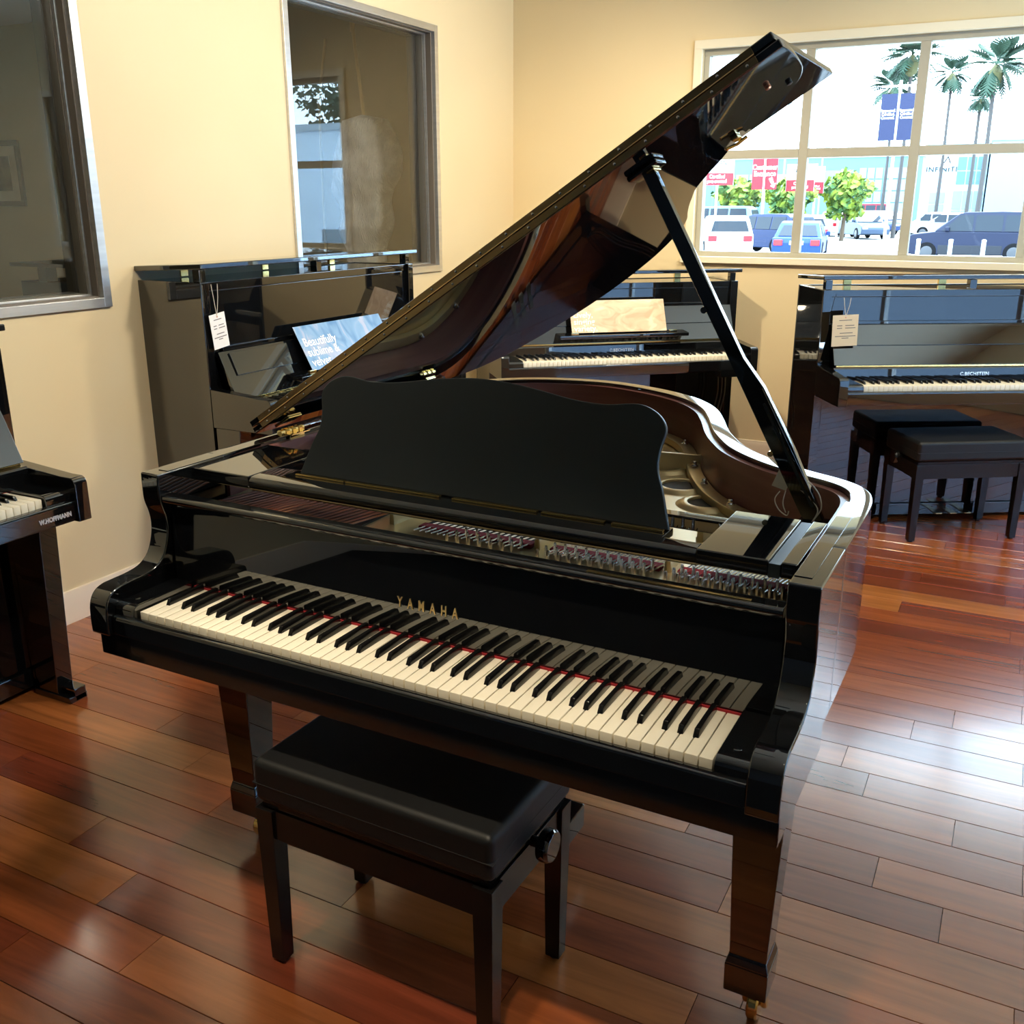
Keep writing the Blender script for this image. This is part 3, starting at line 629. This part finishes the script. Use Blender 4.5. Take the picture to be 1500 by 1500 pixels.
    if pedals:
        for x in (-.075,0,.075):
            MB().prism([(x-.012,.30),(x+.012,.30),(x+.022,.20),(x+.017,.17),(x-.017,.17),(x-.022,.20)],'z',.055,.062).build('pedal','bronze',t,.002)
    return t
upA = upright('upright_piano', (-1.545,-.118), PI/2, 1.14, 'black upright piano with silver lettering on its front, by the near interior window', logo=None, lid_open=.045, lid_l=.030, slip_logo='W.HOFFMANN', AT=.775)
text('maker_name', 'C.BECHSTEIN EUROPE', .021, 'gold_letter', upA, (.40,.1565,.772), (math.radians(89),0,0), .85, .0004, spacing=1.05, bold=.0004)
upB = upright('upright_piano', (-1.61,2.285), PI/2, 1.27, 'tall black upright piano with a white price tag under the blanket window', lid_open=.045, lid_l=.030, AT=.84, ledge=True, fz=-.025)
upC = upright('upright_piano', (-.958,3.79), math.radians(41), 1.135, 'black upright piano standing across the corner behind the grand piano', logo='C.BECHSTEIN', lid_open=.045, lid_l=.028, posts=False, ledge=True)
upD = upright('upright_piano', (.842,3.785), math.radians(31), 1.165, 'black upright piano under the car park window with its own bench', logo='C.BECHSTEIN', lid_open=.045, lid_l=.028, posts=False)

for x0 in (.60, .625, .645): MB().tube(catmull([(x0,.16,.655),(x0+.01,.17,.5),(x0-.012,.18,.35),(x0+.005,.2,.2),(x0,.29,.12)],5), .004, 6).build('cable','satin_black',upC)
MB().box(.55,.72,.02,.10,.615,.655).build('control_box','polish',upC,.003); MB().box(.73,.742,-.0,.05,.62,.65).build('clamp','brass',upC,.002)
# price tags on the uprights
def price_tag(parent, x, y, ztop, w, h, zc, m, label, tilt=0):
    c, s = math.cos(parent.rotation_euler.z), math.sin(parent.rotation_euler.z)
    t = empty('price_tag', (parent.location.x+c*x-s*y, parent.location.y+s*x+c*y, zc), parent.rotation_euler.z, label, 'tag', None)
    card = MB().box(-w/2,w/2,-.0012,0,-h,0).build('card', m, t); card.rotation_euler = (0,tilt,0)
    MB().lathe([(.004,-.0016),(.004,-.0012)],(0,0,-.012),10,'y').build('eyelet','copper',card)
    for k,(a,b) in enumerate(((-.25,.25),(-.32,-.12),(.0,.35),(-.32,-.12),(.0,.40),(-.2,.3),(-.38,.42),(-.12,.15))):
        zz = (-.17,-.34,-.34,-.42,-.42,-.58,-.68,-.74)[k]*h
        MB().box(a*w,b*w,-.00155,-.00125,zz-.0016,zz+.0016).build('print_line','ink',card)
    for sx in (-1,1): MB().tube([(0,-.002,-.012),(sx*.012,-.004,(ztop-zc)*.55),(sx*.017,-.002,ztop-zc)], .0013, 5).build('string','string_white',t)
    return t
price_tag(upB, -.690, .250, 1.262, .085, .135, 1.150, 'paper', 'white price tag hanging from the tall upright piano', -.12)
price_tag(upD, -.655, .190, 1.135, .125, .148, 1.055, 'tag_cream', 'cream price tag hanging from the upright piano under the window', -.04)
# brochures standing on the ledges
def brochure(parent, x, y, z, w, h, m, body, tm, label, lean=.42, size=.05, tx=0, tz=0):
    c, s = math.cos(parent.rotation_euler.z), math.sin(parent.rotation_euler.z)
    t = empty('brochure', (parent.location.x+c*x-s*y, parent.location.y+s*x+c*y, z), parent.rotation_euler.z, label, 'brochure')
    cd = MB().box(-w/2,w/2,-.0015,0,0,h).build('cover', m, t); cd.rotation_euler = (-lean,0,0)
    text('title', body, size, tm, cd, (tx,-.0020,tz), (PI/2,0,0), 1.0, .0002, 'LEFT', line=.85, bold=.0006)
    return t
brochure(upB, .06, .140, .872, .64, .205, 'card_blue', 'Beautifully\nsublime &\nvelvet', 'white_print', 'pale blue brochure standing on the tall upright piano', size=.055, tx=-.30, tz=.080, lean=.50)
brochure(upC, -.02, .140, .876, .56, .185, 'card_tan', 'Lively,\nsinging\nvariety.', 'white_print', 'tan brochure standing on the corner upright piano', size=.046, tx=-.265, tz=.062)

# ================================================================== benches
def bench(loc, rz, label, zt=.50, m_c='leather'):
    t = empty('piano_bench', (loc[0],loc[1],0), rz, label, 'bench')
    hx, hy = .278, .166
    cu = MB().box(-hx,hx,-hy,hy,zt-.102,zt-.002).build('cushion', m_c, t, .016, 4)
    # soft crowned top
    me = cu.data
    for v in me.vertices:
        if v.co.z > zt-.03: v.co.z += .012*(1-(v.co.x/hx)**4)*(1-(v.co.y/hy)**4)-.004
    MB().box(-hx-.0008,hx+.0008,-hy-.0008,hy+.0008,zt-.061,zt-.0575).build('cushion_seam','leather',cu,.0012)
    zf = zt-.104
    MB().box(-hx+.012,hx-.012,-hy+.012,hy-.012,zf-.012,zf).build('seat_board','bench_wood',t)
    for y in (-1,1): MB().box(-hx+.03,hx-.03,y*(hy-.018)-.010,y*(hy-.018)+.010,zf-.082,zf-.013).build('rail','bench_wood',t,.002)
    for x in (-1,1):
        MB().box(x*(hx-.018)-.010,x*(hx-.018)+.010,-hy+.03,hy-.03,zf-.082,zf-.013).build('rail','bench_wood',t,.002)
        kn = MB().lathe([(.011,0),(.011,.020),(.030,.022),(.033,.028),(.033,.042),(.029,.048)],(x*(hx-.007),0,zf-.008),24,'x')
        if x < 0: kn.v = [(2*x*(hx-.007)-v[0],v[1],v[2]) for v in kn.v]
        kn.build('height_knob','polish',t,.0015)
        MB().box(x*(hx-.06)-.012,x*(hx-.06)+.012,-.04,.04,zf-.105,zf-.013).build('lift_bracket','bench_wood',t,.002)
        for y in (-1,1):
            MB().frust((x*(hx-.022),y*(hy-.022),.006),(.0165,.0165),(x*(hx-.022),y*(hy-.022),zf-.013),(.0215,.0215)).build('leg','bench_wood',t,.002)
            MB().lathe([(.012,0),(.012,.007)],(x*(hx-.022),y*(hy-.022),0),12).build('leg_pad','dark_inside',t)
    return t
bench((-.033,.137), math.radians(-1.2), 'black padded piano bench in front of the grand piano')
bench((.729,3.810), math.radians(33), 'black padded piano bench in front of the upright under the window')

# ================================================================== the car park outside
G = -.5
tag(MB().box(-70, 60, YB+.22, 160, G-.3, G).build('ground', 'asphalt', kind='structure'), 'sunlit car park surface')
def car(x, y, yaw, col, label, L=4.6, H=1.7, suv=True, plate=None, lower=None):
    nm = 'suv' if suv else 'car'
    t = empty(nm, (x,y,G), math.radians(yaw), label, 'car', 'parked cars')
    key = 'car_'+'_'.join('%d' % (255*c) for c in col)
    if key not in M: mat(key, col, .4, spec=.25)
    a, w = L/4.7, .92
    hb = H*.60
    body = [(-2.30,.32),(-2.36,.70),(-2.28,hb-.06),(-2.20,hb),(1.10,hb+.02),(1.95,hb-.10),(2.28,hb-.28),(2.36,.62),(2.33,.34),(1.9,.26),(-1.9,.26)]
    if suv: cab = [(-2.22,hb-.01),(-2.02,H-.14),(-1.78,H-.02),(-.9,H),(.25,H-.03),(.45,H-.08),(1.22,hb+.01)]
    else: cab = [(-1.95,hb-.01),(-1.25,H-.10),(-.85,H-.01),(-.1,H),(.25,H-.05),(1.22,hb+.01)]
    def taper(mb, k=.20):
        mb.v = [(vx, vy*(1-k*max(0,(vz-hb))/max(.1,H-hb)), vz) for vx,vy,vz in mb.v]; return mb
    b = MB().prism([(px*a,pz) for px,pz in body], 'y', -w, w).build('body', key, t, .05, 2)
    taper(MB().prism([(px*a,pz) for px,pz in cab], 'y', -w+.02, w-.02)).build('cabin', key, t, .03, 2)
    x0, x1 = (-1.95,.95) if suv else (-1.35,.95)
    for s in (-1,1):
        for g0, g1 in ((x0, -1.05), (-1.0, -.10), (-.05, x1)) if suv else ((x0+.2, -.10), (-.05, x1)):
            zt = H-.13; sl = lambda q: q-.52*(q > .5)
            mb = MB().prism([((g0+.03)*a,hb+.03),(g1*a,hb+.03),((sl(g1))*a,zt),((g0+(.14 if g0 == x0 else .03))*a,zt)], 'y', s*(w-.03), s*(w-.003))
            taper(mb).build('side_window', 'car_glass', t)
        for wx in (-1.42,1.42):
            wh = MB().lathe([(.20,0),(.34,.01),(.36,.04),(.36,.17),(.34,.20)], (wx*a,0,.36), 20, 'y')
            if s < 0: wh.v = [(vx,-(vy+w-.17),vz) for vx,vy,vz in wh.v]
            else: wh.v = [(vx,vy+w-.17,vz) for vx,vy,vz in wh.v]
            wo = wh.build('wheel', 'tyre', t)
            MB().lathe([(.22,s*(w+.031)),(.20,s*(w+.036)),(.05,s*(w+.034))], (wx*a,0,.36), 14, 'y').build('hub', 'alloy', wo)
        MB().box(-2.40*a,-2.26*a,*sorted((s*.52,s*.86)),hb-.30,hb-.08).build('tail_lamp','tail_red',t,.02)
        MB().box(2.16*a,2.345*a,*sorted((s*.50,s*.84)),hb-.40,hb-.27).build('head_lamp','lamp_clear',t,.02)
        MB().box(.72*a,.86*a,*sorted((s*.90,s*1.06)),hb+.02,hb+.18).build('mirror',key,t,.03)
    def glassq(xb,zb,xt,zt,wb,wt,dx): return MB().add([(xb*a,-wb,zb),(xb*a,wb,zb),(xt*a,wt,zt),(xt*a,-wt,zt),(xb*a+dx,-wb,zb),(xb*a+dx,wb,zb),(xt*a+dx,wt,zt),(xt*a+dx,-wt,zt)],[(0,1,2,3),(7,6,5,4),(0,4,5,1),(1,5,6,2),(2,6,7,3),(3,7,4,0)])
    if suv:
        glassq(-2.18,hb+.08,-2.05,H-.20,.74,.62,-.035).build('rear_window','car_glass',t); glassq(1.17,hb+.06,.50,H-.13,.78,.66,.03).build('windscreen','car_glass',t)
    else:
        glassq(-1.86,hb+.05,-1.30,H-.15,.74,.60,-.04).build('rear_window','car_glass',t); glassq(1.17,hb+.06,.30,H-.10,.78,.62,.03).build('windscreen','car_glass',t)
    MB().box(-2.39*a,-2.33*a,-.26,.26,.62,.76).build('number_plate','lamp_clear',t)
    if lower: MB().box(-1.05*a,1.05*a,-w-.012,w+.012,.28,.62).build('sill_cladding',lower,t,.02)
    return t
NAVY, BLUE, WHITE, SILV, PALE, RED, GREY = (.008,.018,.06), (.012,.04,.22), (.45,.47,.49), (.22,.25,.27), (.12,.20,.29), (.30,.008,.02), (.04,.06,.10)
car(-1.30, 41.6, 180, (.006,.010,.030), 'long dark navy suv parked side on behind the three bollards', 5.0, 1.85, lower='car_lower')
car(-7.55, 40.6, 97, BLUE, 'bright blue sedan seen from behind with red tail lamps', 4.5, 1.48, False)
car(-10.7, 40.4, 112, WHITE, 'white suv seen from behind at the window edge nearest the grand piano lid', 4.5, 1.68)
car(-10.1, 45.5, 150, NAVY, 'navy suv parked slantwise between the white suv and the blue sedan', 4.6, 1.72)
car(-15.2, 54.0, 180, PALE, 'large pale blue suv standing behind the white suv', 5.3, 2.05)
car(-13.2, 62.0, 180, (.78,.8,.8), 'white sedan beneath the red entrance banner', 4.6, 1.6, False)
car(-10.6, 55.0, 118, SILV, 'silver hatchback just beyond the blue sedan', 4.3, 1.6)
car(-11.9, 73.0, 118, (.62,.64,.66), 'silver suv at the start of the far row of cars', 4.5, 1.7)
car(-9.3, 68.5, -62, GREY, 'grey blue suv facing outward in the far row', 4.6, 1.72)
car(-10.0, 80.0, -62, (.02,.035,.10), 'dark navy suv third in the far row', 4.6, 1.72)
car(-10.2, 90.0, -62, (.05,.08,.13), 'dark grey car at the far end of the row', 4.5, 1.6)
car(-14.3, 103.0, 180, RED, 'red suv on the rise beyond the far row', 4.9, 2.25)
car(-6.2, 80.0, 180, (.75,.77,.78), 'white sedan driving beside the signpost base', 4.5, 1.6, False)
car(-4.6, 73.0, 180, WHITE, 'white sedan glimpsed over the navy suv bonnet', 4.6, 1.62, False)
car(-.6, 79.0, 180, (.7,.72,.74), 'pale sedan glimpsed over the navy suv roof', 4.6, 1.62, False)
car(2.75, 37.5, 180, (.6,.62,.64), 'silver car nosing in beside the last bollard', 4.5, 1.45, False)
for k, x in enumerate((-2.95, -1.85, -.75)):
    b = empty('bollard', (x, 39.0, G), label=('white bollard by the navy suv front wheel','white bollard between the other two bollards','white bollard by the navy suv rear wheel')[k], cat='bollard', group='bollards in the car park')
    MB().lathe([(.075,0),(.075,.80),(.085,.86),(.04,.89)], (0,0,0), 14).build('post','banner_white',b); MB().lathe([(.11,0),(.11,.04)], (0,0,0), 14).build('base','sign_pole',b)

def banner(x0, x1, z0, z1, y, m, pole_x, bands, texts, label, ptop=None):
    xc = pole_x if pole_x is not None else (x0+x1)/2
    t = empty('banner_sign', (xc, y, G), label=label, cat='sign', group='dealership banner signs')
    MB().tube([(0,.06,0),(0,.06,(ptop or z1+.15)-G)], .06, 8).build('pole','sign_pole',t)
    pn = MB().box(x0-xc,x1-xc,-.03,.0,z0-G,z1-G).build('panel', m, t)
    for a, b, mm in bands: MB().box(x0-xc+.01,x1-xc-.01,-.034,-.0305,a-G,b-G).build('band', mm, pn)
    for body, sz, mm, z, al in texts: text('lettering', body, sz, mm, pn, ((x0+x1)/2-xc, -.037, z-G), (PI/2,0,0), .9, .001, bold=.003 if sz > .2 else .001, line=.9)
    return t, xc
t, xc = banner(-12.12,-10.88,2.33,3.85,50,'banner_red',None,[],[('Customer\nEntrance',.34,'white_print',3.22,0)],'red banner sign reading Customer Entrance above the trees')
MB().prism([(-.18+.4,2.86),(-.02+.4,2.92),(.10+.4,2.62),(.18+.4,2.66),(.10+.4,2.42),(-.08+.4,2.52),(0+.4,2.57)],'y',-.04,-.032).build('arrow','white_print',t).location.z = -G-.02
MB().tube([(0,-.07,0),(0,-.07,4.4)], .05, 8).build('front_pole','banner_white',t)
def dealer(x0, x1, z0, z1, y, label, s=1.0):
    h = z1-z0
    t, xc = banner(x0,x1,z0,z1,y,'banner_white',None,[(z0,z0+h*.42,'banner_red')],[('NISSAN',.30*s,'banner_ink',z1-h*.24,0),('Certified\npre-owned',.25*s,'white_print',z0+h*.22,0)],label)
dealer(-14.75,-13.05,2.55,3.95,50,'white and red dealership banner nearest the grand piano lid')
dealer(-10.75,-9.35,2.25,3.55,51.5,'white and red dealership banner half hidden by the window mullion',.8)
dealer(-11.55,-10.55,2.25,3.75,60.5,'white and red banner just past the window mullion',.62)
dealer(-10.9,-10.15,2.25,3.6,66,'small white and red banner beside the bushy round tree',.5)
def blue_b(x0, x1, label, pole):
    t, xc = banner(x0,x1,4.17,5.99,45,'banner_blue',pole,[],[('Inspected.\nCertified.\nCovered.',.155,'white_print',5.2,0)],label,6.5)
    return t
bb = blue_b(-5.63,-4.99,'blue banner with three white words on the pole side away from the palms',-4.94)
MB().lathe([(.35,0),(.35,.55),(.30,.62)], (0,.06,0), 16).build('pole_base','sign_pole',bb); MB().box(-.75,.75,.02,.08,6.75,6.83).build('crossbar','sign_pole',bb)
bb2 = tag(MB().box(-4.89,-4.25,44.97,45,4.17,5.99).build('banner_flag','banner_blue'), 'blue banner with three white words on the pole side toward the palms', 'banner')
text('lettering','Inspected.\nCertified.\nCovered.',.155,'white_print',bb2,(-4.57,44.963,5.2),(PI/2,0,0),.9,.001,bold=.001,line=.9)
for x, y, h, lb in ((-13.7, 64, 8.6, 'slim grey utility pole left of the first window mullion'), (-13.5, 75, 6.6, 'short slim utility pole in the middle pane')):
    t = empty('utility_pole', (x,y,G), label=lb, cat='pole')
    MB().tube([(0,0,0),(0,0,h)], .07, 8).build('shaft','facade_grey',t); MB().box(-.5,.5,-.05,.05,h-.6,h-.5).build('crossarm','facade_grey',t)
# palms
fr = MB()
for sd in (-1,1):
    for k in range(9):
        a = k/9; L0 = .30+.9*a; wv_ = .34*math.sin(PI*(a*.85+.12))
        zc_ = .30*L0-.42*L0*L0
        fr.add([(L0,0,zc_),(L0+.10,0,.30*(L0+.1)-.42*(L0+.1)**2),(L0+.30,sd*wv_,zc_-.10),(L0+.22,sd*wv_*1.02,zc_-.12)], [(0,1,2,3)])
fr.add([(0,-.02,0),(.6,-.02,.03),(1.25,0,-.28),(.6,.02,.03),(0,.02,0)], [(0,1,2,3,4)])
frond = fr.mesh('frond', smooth=False, recalc=False); frond.materials.append(M['palm_leaf'])
def palm(x, y, zc, r, label, n=34):
    t = empty('palm_tree', (x,y,G), label=label, cat='palm')
    MB().tube([(0,0,0),(.03*r,0,(zc-G)*.5),(0,0,zc-G)], [.15,.11,.10], 9).build('trunk','palm_trunk',t)
    MB().lathe([(.10,zc-G-r*.55),(r*.16,zc-G-r*.45),(r*.20,zc-G-r*.2),(.12,zc-G)], (0,0,0), 12).build('dead_skirt','palm_dead',t)
    rr = random.Random(int(x*100+y))
    for k in range(n):
        o = link('frond', frond, None, t); o.location = (0,0,zc-G); el = rr.uniform(-1.1,1.0)
        o.rotation_euler = (0,-el,2*PI*k/n*1.0+rr.uniform(-.2,.2)); q = r*rr.uniform(.58,.72); o.scale = (q,q*1.1,q)
palm(-7.6,70,10.6,2.3,'tallest palm, partly behind the window mullion'); palm(-10.6,86,10.4,2.3,'palm behind the pair of blue banners')
palm(-6.3,83.5,10.9,1.85,'slender palm in the middle of the last upper pane'); palm(-2.2,60,8.6,2.0,'broad palm nearest the window edge'); palm(-3.7,76,8.4,1.3,'thin palm just behind the broad palm')
# leafy trees
def tree(x, y, zc, rx, rz_, label, m='tree_leaf', n=900, nm='leafy_tree'):
    t = empty(nm, (x,y,G), label=label, cat='tree'); rr = random.Random(int(x*91+y)); mb = MB()
    for k in range(n):
        u = Vector((rr.gauss(0,1),rr.gauss(0,1),rr.gauss(0,1))).normalized()*(rr.random()**.4)
        c = Vector((u.x*rx*(1+.25*math.sin(5*u.z)),u.y*rx,zc-G+u.z*rz_)); s_ = rr.uniform(.10,.22)
        a = Vector((rr.gauss(0,1),rr.gauss(0,1),rr.gauss(0,1))).normalized(); b = a.orthogonal().normalized()
        mb.add([c-a*s_-b*s_*.6,c+a*s_-b*s_*.6,c+a*s_+b*s_*.6,c-a*s_+b*s_*.6],[(0,1,2,3)])
    link('crown', mb.mesh('crown', smooth=False, recalc=False), m, t)
    MB().tube([(0,0,0),(.05,0,(zc-G)*.6),(0,.05,zc-G+rz_*.3)], [.14,.10,.05], 8).build('trunk','bark',t)
tree(-15.6,61,1.95,1.5,1.25,'yellow green tree behind the pale blue suv'); tree(-12.2,59,1.9,1.4,1.2,'yellow green tree under the red entrance banner'); tree(-9.7,63,2.15,1.45,1.5,'bushy round tree in the middle lower pane')
tree(19,44.5,6.6,3.4,2.8,'dark tree above the low pale building, seen in the glass reflection','dark_leaf',2200); tree(27.5,45,6.8,3.6,2.8,'dark spreading tree farther along the low pale building','dark_leaf',2200)
# buildings
def building(nm, x0, x1, y, d, h, m, label):
    t = empty(nm, ((x0+x1)/2, y, G), label=label, cat='building')
    hx = (x1-x0)/2
    MB().box(-hx,hx,0,d,0,h).build('wall', m, t); MB().box(-hx-.1,hx+.1,-.1,d+.1,h,h+.25).build('parapet', 'facade_pale', t)
    return t
def win(t, x0, x1, z0, z1, nx, nz, m='facade_glass'):
    for i in range(nx):
        for j in range(nz):
            a = x0+(x1-x0)*i/nx; b = x0+(x1-x0)*(i+1)/nx; c = z0+(z1-z0)*j/nz; e_ = z0+(z1-z0)*(j+1)/nz
            MB().box(a+.05,b-.05,-.06,.02,c+.05,e_-.05).build('window_pane', m, t)
b1 = building('showroom_building', -40,-10.5,112,12,6.9,'facade_blue','long blue grey building behind the parked cars')
win(b1,-14,-8,1.0,3.0,5,1,'facade_grey'); win(b1,4.9,8.1,4.1,5.7,1,1); win(b1,-6,3,3.6,5.4,6,1,'facade_grey'); win(b1,8.6,13.5,1.2,5.9,6,4,'facade_grey')
b2 = building('dealership_building', -7.7,-3.2,86,14,6.6,'facade_pale','pale dealership building with dark lettering on its front')
win(b2,.1,2.2,3.6,5.7,3,2,'facade_blue'); win(b2,-1.7,-.5,.4,3.1,2,3,'facade_grey'); win(b2,.0,2.2,.3,3.2,3,2,'facade_grey')
text('lettering','INFINITI',.52,'banner_ink',b2,(-1.0,-.04,4.75),(PI/2,0,0),1.05,.01,spacing=1.15,bold=.004)
MB().lathe([(.62,-.05),(.62,-.02)],(-.65,0,5.45),24,'y').build('emblem','sign_pole',b2).scale = (1,1,1)
MB().add([(-.95,-.06,5.2),(-.65,-.06,5.75),(-.60,-.06,5.75),(-.35,-.06,5.2),(-.45,-.06,5.2),(-.63,-.06,5.6),(-.85,-.06,5.2)],[(0,1,5,6),(1,2,5),(2,3,4,5)]).build('emblem_mark','banner_ink',b2)
b3 = building('warehouse_building', -3.0,14,84,14,6.7,'facade_grey','plain grey building beside the dealership')
b4 = building('pale_block_building', 9,44,32,8,4.9,'facade_sky','low pale blue building seen in the interior window reflection')
win(b4,-16,-6,.3,1.2,4,1,'facade_grey')

b5 = empty('sky_block_building', (9.5, 2.0, G), -PI/2, 'unseen dark blue grey building added to block sky from the side glazing', 'building')  # unseen block, added to cut off the sky behind the side glazing
MB().box(-14,8,0,6,0,9).build('wall','facade_shade',b5); MB().box(-14.1,8.1,-.1,6.1,9,9.3).build('parapet','facade_pale',b5); win(b5,-6,2,.4,2.6,5,1); win(b5,-6,2,3.2,4.8,5,1)
